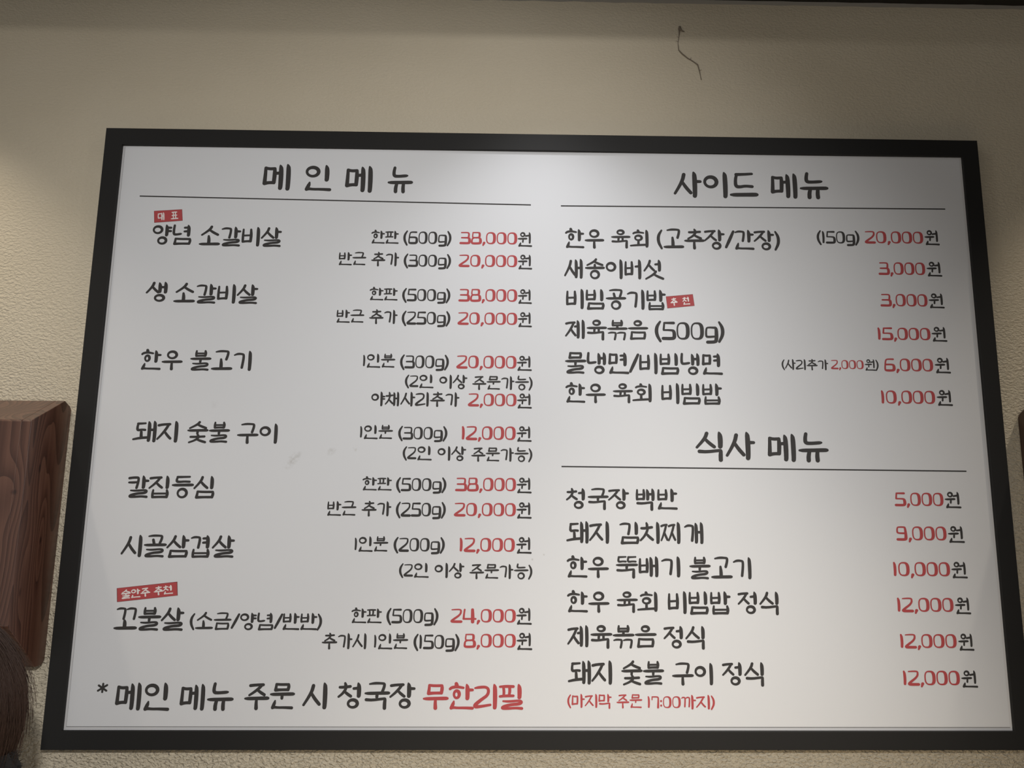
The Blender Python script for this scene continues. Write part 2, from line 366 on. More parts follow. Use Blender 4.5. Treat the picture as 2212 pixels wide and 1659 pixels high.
    if f:
        y0, y1 = y0*.6+.01, y0*.6+(y1-y0)*.72
        if i == 'ㅇ': x0,x1 = .33,.65; y0,y1=.05,.27
        if i == 'ㅂ': y1 = .28
        yb = .42
        if m in 'ㅗ': yb = .45
        if i == 'ㄱ': y1 = .36
        S += jamo(i,(x0,y0,x1,y1),.93)
        if m == 'ㅗ': S.append([(.5,y1-.04 if i=='ㄱ' else y1+.02,RH),(.5,yb,RH*1.1)])
        if i == 'ㄱ' and m=='ㅗ': S[-1] = [(.4,.22,RH),(.46,yb,RH*1.1)]; 
        if i == 'ㅅ' and m=='ㅗ': S[-1] = [(.5,.3,RH),(.5,yb,RH*1.1)]
        S.append(level(.0,1.0,yb))
        if m == 'ㅜ': S.append([(.5,yb,RH*1.05),(.49,yb+.15,RH)])
        if m == 'ㅠ': S += [[(.4,yb,RH),(.38,yb+.17,RH*.95)],[(.6,yb,RH),(.6,yb+.17,RH*.95)]]
        fb = {'ㄱ':(.08,.58,.92,1.0),'ㄴ':(.1,.64,.94,.98),'ㄹ':(.1,.63,.86,.97),'ㅁ':(.14,.66,.86,.96),'ㅇ':(.3,.6,.7,.97),'ㄲ':(.06,.64,.88,1.0),'ㅊ':(.12,.62,.88,1.0)}[f]
        if m=='ㅡ' and f=='ㅁ': fb=(.16,.62,.86,.96)
        if f=='ㄲ': S += double('ㄱ',fb,.85)
        else: S += jamo(f,fb,.93,True)
        return S, 1.0
    if m == 'ㅗ':
        S += jamo(i,box3); S.append(level(.0,1.0,.9,1.1)); yy = .5 if i in 'ㅅ' else .58 if i == 'ㄲ' else .44
        S.append([(.45,yy,RH*.9),(.47,.66,RH*1.35),(.47,.86,RH*1.35)])
    elif m == 'ㅡ':
        S += jamo(i,(x0,y0,x1,.6)); S.append(level(.0,1.0,.86,1.15))
    else:
        yb = .58
        S += jamo(i,box3,.98); S.append(level(.0,1.0,yb,1.05))
        if m == 'ㅜ': S.append([(.5,yb,RH*.85),(.49,.74,RH*1.05),(.5,.95,RH*1.25)])
        if m == 'ㅠ': S += [[(.38,yb,RH),(.33,.78,RH*1.2),(.33,.94,RH*1.2)],[(.64,yb,RH),(.62,.78,RH*1.2),(.63,.94,RH*1.2)]]
        if m == 'ㅛ': S.pop(); S += [level(.0,1.0,.88),[(.36,.5,RH),(.36,.86,RH)],[(.66,.5,RH),(.66,.86,RH)]]
    return S, 1.0
# latin signs: digit height 0.78 of the cell, sitting at the line 0.92
def zero():
    n = 28; o = []
    for k in range(n+1):
        a = 2*math.pi*k/n; c, s = math.cos(a), math.sin(a)
        x = .34+.29*math.copysign(abs(c)**.72,c); y = .5+.45*math.copysign(abs(s)**.72,s)
        o.append((x-.012*max(0,c),y,.038+.052*max(0,min(1,.35+.9*c))*(1-.45*abs(s)**3)))
    return [o]
q = .05
SIGN = {
 '0': (zero(), .74), '1': ([[(.08,.05,0.051),(.12,.2,.075),(.13,.6,.078),(.11,.92,.07)]], .3),
 '2': ([smooth([(.05,.06,.035),(.3,.04,0.046),(.55,.04,0.046),(.64,.1,0.051),(.6,.42,0.060),(.1,.82,0.070),(.03,.94,0.080),(.2,.95,0.085),(.64,.95,0.085)],2)], .74),
 '3': ([smooth([(.08,.06,0.042),(.5,.05,0.046),(.62,.1,0.051),(.6,.42,0.060),(.56,.48,0.060)],2),[(.1,.49,0.051),(.56,.49,0.060)],smooth([(.52,.49,0.060),(.66,.54,0.080),(.66,.88,0.085),(.6,.95,0.080),(.03,.94,0.080)],2)], .74),
 '4': ([[(.1,.04,0.051),(.06,.4,0.051),(.04,.74,0.060)],[(.04,.74,0.060),(.4,.74,0.060),(.8,.74,0.060)],[(.6,.04,0.080),(.62,.5,0.099),(.62,.97,0.094)]], .84),
 '5': ([[(.12,.05,0.051),(.62,.05,0.070)],[(.12,.05,0.046),(.08,.44,0.051)],smooth([(.08,.46,0.046),(.5,.46,0.051),(.64,.52,0.080),(.66,.86,0.092),(.58,.95,0.080),(.05,.94,0.080)],2)], .74),
 '6': ([smooth([(.62,.06,0.060),(.25,.05,0.051),(.12,.12,0.046),(.06,.6,0.046),(.05,.9,0.051),(.14,.95,0.080),(.56,.95,0.080),(.66,.88,0.092),(.66,.56,0.080),(.56,.47,0.060),(.1,.48,0.060)],2)], .76),
 '7': ([[(.06,.3,0.042),(.07,.05,0.042)],smooth([(.07,.06,0.051),(.4,.05,0.051),(.56,.08,0.051),(.58,.2,0.060),(.55,.95,0.085)],2)], .7),
 '8': ([smooth([(.14,.06,.036),(.1,.42,0.042),(.2,.48,0.051),(.56,.47,0.060),(.62,.38,0.070),(.62,.1,0.070),(.54,.04,0.046),(.14,.05,0.042)],2),smooth([(.2,.5,0.051),(.08,.56,0.051),(.05,.9,0.060),(.14,.96,0.080),(.6,.95,0.080),(.69,.88,0.092),(.68,.56,0.080),(.56,.48,0.051)],2)], .78),
 '9': ([smooth([(.6,.5,0.060),(.16,.49,0.051),(.08,.42,0.051),(.1,.1,0.042),(.18,.05,0.046),(.54,.05,0.051),(.62,.1,0.060),(.65,.86,0.092),(.58,.95,0.080),(.1,.94,0.080)],2)], .76),
 ',': ([[(.14,.9,0.085),(.07,1.1,0.051)]], .24),
 'g': ([smooth([(.56,.3,0.060),(.16,.28,0.042),(.08,.36,0.046),(.06,.78,0.051),(.14,.84,0.060),(.58,.8,0.051)],2),smooth([(.58,.3,0.060),(.63,.4,0.085),(.62,1.02,0.094),(.54,1.12,0.080),(.14,1.13,0.080)],2)], .72),
 '(': ([smooth([(.26,-.02,0.051),(.06,.3,0.085),(.06,.72,0.085),(.26,1.1,0.060)],2)], .34),
 ')': ([smooth([(.04,-.02,0.051),(.22,.3,0.085),(.22,.72,0.085),(.02,1.1,0.060)],2)], .34),
 '/': ([[(.5,.0,0.070),(.28,.48,0.092),(.04,.98,0.070)]], .52),
 ':': ([[(.08,.4,0.080),(.08,.42,0.080)],[(.08,.78,0.080),(.08,.8,0.080)]], .2),
 '*': ([[(.3,.0,0.060),(.28,.5,0.060)],[(.04,.1,0.060),(.52,.42,0.060)],[(.54,.08,0.060),(.02,.42,0.060)]], .6),
}
def sign(ch, wt):
    """strokes of one character in its own cell, its advance"""
    if '가' <= ch <= '힣': st, w = syllable(ch); dy, sc = 0, 1
    else: st, w = SIGN[ch]; sc = .8 if ch != '*' else 1; dy = .1 if ch != '*' else 0
    st = [smooth(s, 1) if 3 <= len(s) < 9 else s for s in st]
    st = [[(x*sc, dy+y*sc, r*wt*sc*(1.06 if sc < 1 else 1)) for x, y, r in s] for s in st]
    return st, w*sc
MELTED = {}
def melted(ch, wt):
    """the character's strokes melted into one flat outline: verts, faces, strokes, advance"""
    if (ch, wt) in MELTED: return MELTED[ch, wt]
    st, w = sign(ch, wt); P, F = [], []
    for s in st:
        for k, (x, y, r) in enumerate(s):
            n = 8 if len(s) > 12 and 0 < k < len(s)-1 else 12
            F.append(tuple(range(len(P), len(P)+n)))
            P += [Vector((x+r*math.cos(2*math.pi*j/n+k*.37+.11), y+r*math.sin(2*math.pi*j/n+k*.37+.11))) for j in range(n)]
        for (x0, y0, r0), (x1, y1, r1) in zip(s, s[1:]):
            dx, dy = x1-x0, y1-y0; l = math.hypot(dx, dy)
            if l < 1e-6: continue
            nx, ny = -dy/l, dx/l; b = len(P)
            P += [Vector(p) for p in ((x0-nx*r0, y0-ny*r0), (x1-nx*r1, y1-ny*r1), (x1+nx*r1, y1+ny*r1), (x0+nx*r0, y0+ny*r0))]
            F.append((b, b+1, b+2, b+3))
    rj = random.Random(len(P)); P = [p+Vector((rj.uniform(-4e-4, 4e-4), rj.uniform(-4e-4, 4e-4))) for p in P]
    o = delaunay_2d_cdt(P, [], F, 0, 1e-6, True)
    MELTED[ch, wt] = ([tuple(p) for p in o[0]], [tuple(f) for f, src in zip(o[2], o[5]) if src], st, w)
    return MELTED[ch, wt]
def run(txt, wt=1.0, sp=.42, gap=.02):
    """a run of characters: placed (verts, faces), ink extents, extents that set the height"""
    out, ext, main, pen = [], [], [], 0
    for ch in txt:
        if ch == ' ': pen += sp; continue
        P, F, st, w = melted(ch, wt)
        e = extents(st); e = (e[0]+pen, e[1], e[2]+pen, e[3])
        ext.append(e)
        if not (txt[0].isdigit() and ch == ','): main.append(e)
        out.append(([(x+pen, y) for x, y in P], F)); pen += w+gap
    box4 = lambda q: (min(e[0] for e in q), min(e[1] for e in q), max(e[2] for e in q), max(e[3] for e in q))
    return out, box4(ext), box4(main)
def extents(st):
    return (min(x-r for s in st for x,y,r in s), min(y-r for s in st for x,y,r in s),
            max(x+r for s in st for x,y,r in s), max(y+r for s in st for x,y,r in s))
# printed lines, board millimetres: kind, ink, (text, x0, x1, z0, z1)
ROWS = [
    ('heading','k',[('메',-577.1,-520.6,471.1,529.1),('인',-491.0,-437.0,470.9,528.1),('메',-409.7,-353.8,468.6,527.3),('뉴',-323.4,-271.5,468.5,527.0)]),
    ('item','k',[('양념',-789.3,-710.6,352.1,395.9),('소갈비살',-695.4,-531.2,350.5,394.5)]),
    ('item','k',[('생',-791.6,-749.1,234.1,275.6),('소갈비살',-736.1,-570.6,231.4,274.2)]),
    ('portion','k',[('한판',-351.8,-296.2,360.3,390.0),('(600g)',-287.2,-190.2,355.3,389.2)]),
    ('price','r',[('38,000',-174.0,-57.3,361.0,387.8)]),
    ('price','k',[('원',-56.5,-27.1,357.2,388.7)]),
    ('portion','k',[('반근',-414.6,-359.7,313.9,342.5),('추가',-349.8,-294.0,312.5,343.3),('(300g)',-284.7,-189.8,307.6,340.3)]),
    ('price','r',[('20,000',-174.7,-56.8,313.1,339.5)]),
    ('price','k',[('원',-55.6,-26.7,309.4,340.8)]),
    ('portion','k',[('한판',-350.1,-294.0,241.9,270.0),('(500g)',-285.2,-189.3,236.1,268.3)]),
    ('price','r',[('38,000',-173.3,-56.0,240.9,267.9)]),
    ('price','k',[('원',-54.9,-26.7,237.7,268.4)]),
    ('portion','k',[('반근',-413.2,-358.4,195.1,222.9),('추가',-348.7,-292.7,193.1,223.7),('(250g)',-284.4,-188.1,188.2,221.4)]),
    ('price','r',[('20,000',-174.0,-55.5,193.4,219.6)]),
    ('price','k',[('원',-54.4,-26.3,189.7,220.9)]),
    ('item','k',[('한우',-789.1,-707.6,96.0,138.8),('불고기',-693.4,-573.7,95.8,137.8)]),
    ('portion','k',[('1인분',-357.0,-293.9,104.8,133.8),('(300g)',-284.6,-188.8,99.5,132.5)]),
    ('price','r',[('20,000',-174.3,-56.0,104.7,131.6)]),
    ('price','k',[('원',-55.5,-25.7,101.2,131.9)]),
    ('portion','k',[('(2인',-273.7,-217.5,64.4,93.0),('이상',-206.6,-151.8,63.6,92.7),('주문가능)',-142.2,-23.9,62.1,92.0)]),
    ('portion','k',[('야채사리추가',-337.8,-166.4,28.1,58.5)]),
    ('price','r',[('2,000',-150.0,-55.1,29.7,55.9)]),
    ('price','k',[('원',-54.3,-25.1,26.3,56.5)]),
    ('item','k',[('돼지',-791.2,-704.7,-45.3,-3.1),('숯불',-687.7,-606.0,-46.3,-2.8),('구이',-592.1,-514.4,-46.9,-5.8)]),
    ('portion','k',[('1인분',-356.6,-293.2,-35.9,-7.4),('(300g)',-283.1,-188.1,-40.7,-9.2)]),
    ('price','r',[('12,000',-160.4,-56.0,-36.4,-8.7)]),
    ('price','k',[('원',-54.4,-25.0,-38.8,-8.2)]),
    ('portion','k',[('(2인',-273.1,-216.9,-76.8,-47.8),('이상',-206.2,-151.1,-76.9,-48.1),('주문가능)',-141.3,-23.4,-78.3,-48.8)]),
    ('item','k',[('칼집등심',-791.6,-626.9,-152.0,-108.4)]),
    ('portion','k',[('한판',-347.9,-291.5,-134.3,-106.9),('(500g)',-283.6,-187.5,-139.8,-108.3)]),
    ('price','r',[('38,000',-170.8,-54.3,-135.0,-108.4)]),
    ('price','k',[('원',-53.3,-24.2,-138.0,-107.6)]),
    ('portion','k',[('반근',-412.2,-357.1,-182.6,-154.0),('추가',-347.2,-290.8,-183.5,-153.6),('(250g)',-282.2,-187.3,-188.0,-155.0)]),
    ('price','r',[('20,000',-172.0,-54.0,-182.5,-156.3)]),
    ('price','k',[('원',-53.0,-23.8,-186.0,-154.7)]),
    ('item','k',[('시골삼겹살',-792.9,-581.9,-262.4,-218.9)]),
    ('portion','k',[('1인분',-357.3,-294.1,-249.4,-219.9),('(200g)',-284.1,-187.5,-253.4,-221.1)]),
    ('price','r',[('12,000',-159.6,-55.2,-248.9,-222.0)]),
    ('price','k',[('원',-52.7,-23.3,-251.5,-220.1)]),
    ('portion','k',[('(2인',-272.2,-216.0,-297.3,-268.9),('이상',-205.6,-149.6,-297.5,-268.6),('주문가능)',-140.2,-21.7,-299.0,-269.2)]),
    ('item','k',[('꼬불살',-793.1,-665.5,-394.2,-351.2),('(소금/양념/반반)',-654.5,-410.9,-392.9,-359.6)]),
    ('portion','k',[('한판',-357.6,-300.8,-379.4,-350.7),('(500g)',-292.5,-195.8,-384.2,-351.5)]),
    ('price','r',[('24,000',-173.6,-51.9,-379.0,-351.7)]),
    ('price','k',[('원',-51.2,-22.0,-381.3,-350.4)]),
    ('portion','k',[('추가시',-409.7,-327.4,-426.4,-396.3),('1인분',-313.5,-250.6,-426.1,-396.8),('(150g)',-240.8,-155.4,-430.2,-397.8)]),
    ('price','r',[('8,000',-148.1,-51.4,-423.2,-397.5)]),
    ('price','k',[('원',-50.1,-20.8,-426.7,-395.4)]),
    ('footer','k',[('*',-812.2,-792.7,-503.6,-485.6)]),
    ('footer','k',[('메인',-777.6,-679.0,-534.5,-485.0),('메뉴',-661.4,-564.0,-534.4,-484.4),('주문',-545.2,-453.4,-533.1,-485.3),('시',-439.4,-394.5,-531.4,-484.4),('청국장',-376.2,-234.2,-532.2,-483.2)]),
    ('footer','r',[('무한리필',-220.5,-36.5,-532.2,-483.1)]),
    ('heading','k',[('사이드',262.6,437.9,467.0,524.8),('메뉴',463.2,583.4,467.4,526.9)]),
    ('item','k',[('한우',39.4,119.1,355.1,399.3),('육회',133.0,209.3,356.2,397.5),('(고추장/간장)',225.8,477.6,355.4,400.6)]),
    ('portion','k',[('(150g)',553.2,641.1,367.0,400.6)]),
    ('price','r',[('20,000',651.5,772.5,373.0,400.2)]),
    ('price','k',[('원',775.4,805.9,370.9,403.6)]),
    ('item','k',[('새송이버섯',37.6,239.5,290.7,335.1)]),
    ('price','r',[('3,000',675.4,771.5,306.5,333.9)]),
    ('price','k',[('원',774.6,805.7,304.2,336.0)]),
    ('item','k',[('비빔공기밥',41.3,241.7,226.9,271.2)]),
    ('price','r',[('3,000',674.8,771.1,240.2,267.1)]),
    ('price','k',[('원',773.7,805.2,237.6,269.1)]),
    ('item','k',[('제육볶음',39.5,205.3,164.3,207.4),('(500g)',218.1,357.5,159.9,206.3)]),
    ('price','r',[('15,000',665.3,771.7,170.6,197.5)]),
    ('price','k',[('원',774.0,805.0,168.5,199.4)]),
    ('item','k',[('물냉면/비빔냉면',39.6,351.8,95.6,141.0)]),
    ('portion','k',[('(사리추가',469.0,562.2,107.6,131.0)]),
    ('portion','r',[('2,000',567.2,632.9,110.4,129.4)]),
    ('portion','k',[('원)',635.0,662.7,107.7,131.5)]),
    ('price','r',[('6,000',673.8,772.1,106.7,133.7)]),
    ('price','k',[('원',775.5,806.9,103.9,136.0)]),
    ('item','k',[('한우',40.3,119.7,38.1,80.1),('육회',133.5,210.0,38.5,78.9),('비빔밥',228.3,348.6,36.3,79.9)]),
    ('price','r',[('10,000',663.7,770.9,42.3,68.9)]),
    ('price','k',[('원',774.3,805.5,38.5,70.7)]),
    ('heading','k',[('식사',293.3,410.1,-75.1,-15.7),('메뉴',433.7,553.4,-74.9,-15.7)]),
    ('item','k',[('청국장',41.5,162.8,-168.8,-126.5),('백반',175.4,255.9,-169.8,-126.9)]),
    ('price','r',[('5,000',675.7,771.3,-158.2,-131.1)]),
    ('price','k',[('원',773.9,805.3,-161.5,-129.6)]),
    ('item','k',[('돼지',42.2,124.0,-232.1,-189.6),('김치찌개',143.4,304.0,-233.2,-190.3)]),
    ('price','r',[('9,000',674.4,772.0,-223.5,-196.1)]),
    ('price','k',[('원',774.8,806.3,-227.2,-195.2)]),
    ('item','k',[('한우',42.9,122.8,-295.7,-253.5),('뚝배기',136.0,258.3,-296.4,-254.6),('불고기',275.3,393.4,-297.3,-254.6)]),
    ('price','r',[('10,000',664.5,773.2,-289.7,-263.1)]),
    ('price','k',[('원',775.8,806.3,-293.5,-262.4)]),
    ('item','k',[('한우',43.6,123.4,-359.2,-317.5),('육회',136.8,213.9,-359.3,-319.4),('비빔밥',232.8,351.7,-362.2,-318.9),('정식',364.8,442.5,-362.5,-319.1)]),
    ('price','r',[('12,000',667.4,774.4,-356.3,-329.2)]),
    ('price','k',[('원',777.4,807.0,-359.6,-328.5)]),
    ('item','k',[('제육볶음',44.0,210.9,-424.0,-380.8),('정식',223.6,301.1,-425.1,-382.3)]),
    ('price','r',[('12,000',668.3,774.8,-422.0,-395.4)]),
    ('price','k',[('원',778.0,807.4,-425.8,-394.6)]),
    ('item','k',[('돼지',45.2,127.3,-487.6,-444.4),('숯불',144.0,223.6,-488.8,-444.1),('구이',238.1,314.4,-489.0,-447.6),('정식',331.1,409.3,-490.6,-446.9)]),
    ('price','r',[('12,000',669.1,775.3,-488.5,-461.2)]),
    ('price','k',[('원',778.0,808.6,-491.8,-460.8)]),
    ('note','r',[('(마지막',44.1,125.7,-529.9,-503.5),('주문',134.6,182.1,-529.2,-504.0),('17:00까지)',192.1,316.1,-531.6,-505.0)]),
]

# ---------------------------------------------------------------- menu board
board = empty('menu_board', (0, 0, ZC))
tag(board, 'large white wall menu in a black frame with black and red Korean lettering', 'menu board')
YF, YP = -.0245, -.0190                          # face of the frame, face of the print
OX, OZ = .900, .600                             # half outer size
IX0, IX1, IZ0, IZ1 = -.8651, .8660, -.5672, .5640
def rail(side):
    o = {'t': [(-OX, OZ), (OX, OZ), (IX1, IZ1), (IX0, IZ1)], 'b': [(OX, -OZ), (-OX, -OZ), (IX0, IZ0), (IX1, IZ0)],
         'l': [(-OX, -OZ), (-OX, OZ), (IX0, IZ1), (IX0, IZ0)], 'r': [(OX, OZ), (OX, -OZ), (IX1, IZ0), (IX1, IZ1)]}[side]
    bm = bmesh.new()
    fr = [bm.verts.new((x, YF, z)) for x, z in o]; bk = [bm.verts.new((x, -.001, z)) for x, z in o]
    bm.faces.new(fr); bm.faces.new(bk[::-1])
    for k in range(4): bm.faces.new((fr[k], bk[k], bk[(k+1) % 4], fr[(k+1) % 4]))
    bmesh.ops.recalc_face_normals(bm, faces=bm.faces)
    long_edges = [e for e in bm.edges if all(abs(v.co.y-YF) < 1e-6 for v in e.verts) and e.calc_length() > .5]
    bmesh.ops.bevel(bm, geom=long_edges, offset=.0012, segments=2, profile=.6, affect='EDGES')
    return bm
for s in 'tblr': from_bm('frame_rail', rail(s), M['black'], board)
box('backing_board', IX0-.004, IX1+.004, -.0186, -.004, IZ0-.004, IZ1+.004, M['backing'], board)
poster = box('poster', IX0+.0048, IX1-.0045, YP, -.01855, IZ0+.0062, IZ1-.0015, M['poster'], board)

box('groove_shade', IX0+.004, IX1-.004, -.0190, -.01855, IZ0+.0052, IZ0+.0061, M['edge'], board)  # thin grey strips drawn in for the shade line of the poster's groove
box('groove_shade', IX0+.0038, IX0+.0044, -.0190, -.01855, IZ0+.0062, IZ1-.002, M['edge2'], board)

WT = {'heading': 1.08, 'item': 1.08, 'footer': 1.08, 'portion': 1.06, 'price': 1.10, 'note': 1.0}
NAMES = {'heading': 'heading_lettering', 'item': 'dish_lettering', 'footer': 'notice_lettering', 'portion': 'portion_lettering', 'price': 'price_lettering', 'note': 'note_lettering'}
def print_mesh(name, pieces, mat, lift=.00025):
    """flat print on the poster; neighbouring characters lie on two layers so that touching ink never shares a plane"""
    V, F = [], []
    for k, (P, Q) in enumerate(pieces):
        b = len(V); y = YP-lift-(.00005 if k % 2 else 0)
        V += [(x, y, z) for x, z in P]
        for f in Q:
            a = sum(P[f[i]][0]*P[f[(i+1) % len(f)]][1]-P[f[(i+1) % len(f)]][0]*P[f[i]][1] for i in range(len(f)))
            F.append(tuple(b+i for i in (f if a > 0 else f[::-1])))
    me = bpy.data.meshes.new(name); me.from_pydata(V, [], F); me.update()
    return link(name, me, mat, poster)
for kind, c, words in ROWS:
    for txt, x0, x1, z0, z1 in words:
        x0, x1, z0, z1 = (q/1000 for q in (x0, x1, z0, z1))
        out, a, b = run(txt, WT[kind])
        sx = (x1-x0)/(a[2]-a[0]); sz = (z1-z0)/(b[3]-b[1])
        o = print_mesh(NAMES[kind], [([(x0+(x-a[0])*sx, z1-(y-b[1])*sz) for x, y in P], F) for P, F in out], M['ink' if c == 'k' else 'red'])
        if c == 'r': o['label'] = 'red printed lettering'
# rules under the headings
for (x0, z0, x1, z1) in ((-.8218, .4553, -.0303, .4472), (.0309, .446, .8232, .4498), (.0329, -.0859, .821, -.0897)):
    print_mesh('ruled_line', [([(x0, z0-.00125), (x1, z1-.00125), (x1, z1+.00125), (x0, z0+.00125)], [(0, 1, 2, 3)])], M['ink'])
# red tags with white lettering
for q, txt, x0, x1 in (([(-.7904, .4239), (-.7344, .4282), (-.7314, .4039), (-.7877, .3988)], '대 표', .13, .86),
                       ([(-.7938, -.3177), (-.6831, -.3054), (-.6804, -.3305), (-.791, -.3428)], '술안주 추천', .07, .925),
                       ([(.2418, .2565), (.2963, .262), (.2992, .2376), (.2442, .2316)], '추 천', .14, .86)):
    cx = sum(p[0] for p in q)/4; cz = sum(p[1] for p in q)/4
    rim = print_mesh('tag_outline', [(q, [(0, 1, 2, 3)])], M['redline'], .0002); rim['label'] = 'dark red outline of the tilted tag'
    o = print_mesh('tag', [([(cx+(x-cx)*.982, cz+(z-cz)*.955) for x, z in q], [(0, 1, 2, 3)])], M['red'], .0003); o['label'] = 'small tilted red tag with white lettering'
    ex = Vector((q[1][0]-q[0][0], q[1][1]-q[0][1])); ey = Vector((q[3][0]-q[0][0], q[3][1]-q[0][1])); o0 = Vector(q[0])
    out, a, b = run(txt, 1.25, sp=.75 if txt[1] == ' ' else .36)
    def place(x, y):
        p = o0+ex*(x0+(x1-x0)*(x-a[0])/(a[2]-a[0]))+ey*(.16+.68*(y-a[1])/(a[3]-a[1])); return p.x, p.y
    t = print_mesh('tag_lettering', [([place(x, y) for x, y in P], F) for P, F in out], M['white'], .0004); t['label'] = 'white lettering on the red tag'

# ---------------------------------------------------------------- wooden wall boxes either side
def wall_box(x0, x1, mat, label):
    prof = [(0, .0195), (.006, .026), (.022, .0335), (.108, -.0150), (.1105, -.0185), (.1105, -.375), (.108, -.379), (.024, -.4575), (.008, -.457), (0, -.448)]
    root = empty('wooden_wall_box', ((x0+x1)/2, 0, ZC-.2)); tag(root, label, 'wall box')
    w = (x1-x0)/2; off = .2
    def solid(name, pr, a, b):
        bm = bmesh.new()
        A = [bm.verts.new((a, -d, z+off)) for d, z in pr]; B = [bm.verts.new((b, -d, z+off)) for d, z in pr]
        bm.faces.new(A); bm.faces.new(B[::-1])
        for k in range(len(pr)): bm.faces.new((A[k], B[k], B[(k+1) % len(pr)], A[(k+1) % len(pr)]))
        bmesh.ops.recalc_face_normals(bm, faces=bm.faces)
        ed = [e for e in bm.edges if len({round(v.co.x, 5) for v in e.verts}) == 1]
        bmesh.ops.bevel(bm, geom=ed, offset=.0009, segments=2, profile=.5, affect='EDGES')
        return from_bm(name, bm, mat, root)
    T = .018
    solid('side_panel', prof, w-T, w); solid('side_panel', prof, -w, -w+T)
    solid('front_panel', [(.0925, -.0065), (.108, -.0150), (.1105, -.0185), (.1105, -.375), (.108, -.379), (.0925, -.3925)], -w+T, w-T)
    solid('top_panel', [(0.001, .0195), (.006, .026), (.022, .0335), (.0923, -.0064), (.0923, -.026), (.022, .014), (0.001, .005)], -w+T, w-T)
    solid('bottom_panel', [(.001, -.448), (.008, -.457), (.024, -.4575), (.0923, -.3927), (.0923, -.374), (.022, -.438), (.001, -.43)], -w+T, w-T)
    return root
wall_box(-1.204, -.924, M['wood'], 'dark stained wooden wall box with sloped top, left of the menu board')
wall_box(.945, 1.225, M['wood2'], 'dark wooden wall box right of the menu board, cut off by the photo edge')

# ---------------------------------------------------------------- dusty cobweb near the ceiling
def web():
    pts = [(.2877, .8686, .0013), (.2873, .858, .0016), (.286, .845, .0007), (.2835, .829, .0006), (.2845, .812, .0010), (.292, .803, .0012), (.303, .794, .0014),
           (.314, .787, .0013), (.3245, .778, .0012), (.3275, .766, .0011), (.330, .753, .0007), (.3315, .7435, .0009)]
    spurs = [[(.2877, .8686, .0026), (.289, .861, .0030), (.2935, .8575, .0018), (.2985, .8567, .0011)], [(.286, .864, .0019), (.287, .852, .0010)],
             [(.286, .842, .0005), (.281, .8435, .0003)], [(.2838, .832, .0004), (.279, .834, .0003)], [(.3278, .766, .0005), (.333, .7662, .0003)], [(.309, .79, .0008), (.311, .795, .0003)]]
    bm = bmesh.new()
    for pl in [pts]+spurs:
        rings = []
        for k, (x, z, r) in enumerate(pl):
            a = pl[max(0, k-1)]; b = pl[min(len(pl)-1, k+1)]; dx, dz = b[0]-a[0], b[1]-a[1]; l = math.hypot(dx, dz); nx, nz = -dz/l, dx/l
            y = -.0012-.0009*math.sin(k*1.7)
            rings.append([bm.verts.new((x+nx*r*math.cos(t), y+.6*r*math.sin(t), z+nz*r*math.cos(t)+ZC)) for t in (0, 1.57, 3.14, 4.71)])
        for p, q in zip(rings, rings[1:]):
            for j in range(4): bm.faces.new((p[j], p[(j+1) % 4], q[(j+1) % 4], q[j]))
    return bm
tag(from_bm('cobweb', web(), M['web']), 'thin brown dusty cobweb strand hanging on the wall near the ceiling', 'cobweb')

# ---------------------------------------------------------------- seated guest, only the back of the head is in view
HX, HY, HZ = -.828, -.40, ZC-.438               # middle of the hair mass
person = empty('person', (HX, HY-.02, 0))
tag(person, 'person with short dark brown hair and black fleece seated below the wooden wall box', 'person')
def skinned(name, joints, bones, root, mat, parent, sub=2):
    me = bpy.data.meshes.new(name)
    me.from_pydata([j[:3] for j in joints], bones, [])
    o = link(name, me, mat, parent)
    me.skin_vertices or o.modifiers.new('skin', 'SKIN')
    if not o.modifiers: o.modifiers.new('skin', 'SKIN')
    if not me.skin_vertices:
        bm = bmesh.new(); bm.from_mesh(me); bm.verts.layers.skin.verify(); bm.to_mesh(me); bm.free()
    for k, j in enumerate(joints):
        r = j[3] if isinstance(j[3], tuple) else (j[3], j[3])
        me.skin_vertices[0].data[k].radius = r; me.skin_vertices[0].data[k].use_root = (k == root)
    s = o.modifiers.new('sub', 'SUBSURF'); s.levels = sub; s.render_levels = sub
    dg = bpy.context.evaluated_depsgraph_get(); dg.update()
    out = bpy.data.meshes.new_from_object(o.evaluated_get(dg))
    o.modifiers.clear(); o.data = out
    out.polygons.foreach_set('use_smooth', [True]*len(out.polygons))
    return o
# local frame: origin on the floor under the head, the guest faces -x (towards the left of the picture)
hz = HZ
def L(f, s, z): return (-f, s, z)               # forward, sideways, up
SH = hz-.27                                     # shoulder height
body = [(*L(0, 0, .565), .13), (*L(-.01, 0, .72), .125), (*L(-.005, 0, .88), .13), (*L(0, 0, SH-.03), .12), (*L(.0, 0, SH+.05), .06), (*L(.015, 0, hz-.10), .052), (*L(.02, 0, hz-.01), .085), (*L(.02, 0, hz+.03), .085)]
bones = [(k, k+1) for k in range(7)]
def add(j, frm):
    body.append(j); bones.append((frm, len(body)-1)); return len(body)-1
for s in (1, -1):
    a = add((*L(0, s*.15, SH-.01), .055), 3); a = add((*L(.02, s*.205, SH-.14), .046), a); a = add((*L(.06, s*.22, SH-.30), .040), a)
    a = add((*L(.20, s*.19, .68), .034), a); a = add((*L(.29, s*.15, .652), .024), a)
    a = add((*L(.05, s*.09, .53), .09), 0); a = add((*L(.25, s*.11, .53), .08), a); a = add((*L(.46, s*.12, .52), .062), a)
    a = add((*L(.47, s*.12, .30), .05), a); a = add((*L(.45, s*.12, .10), .036), a)
skinned('body', body, bones, 0, M['coat'], person)
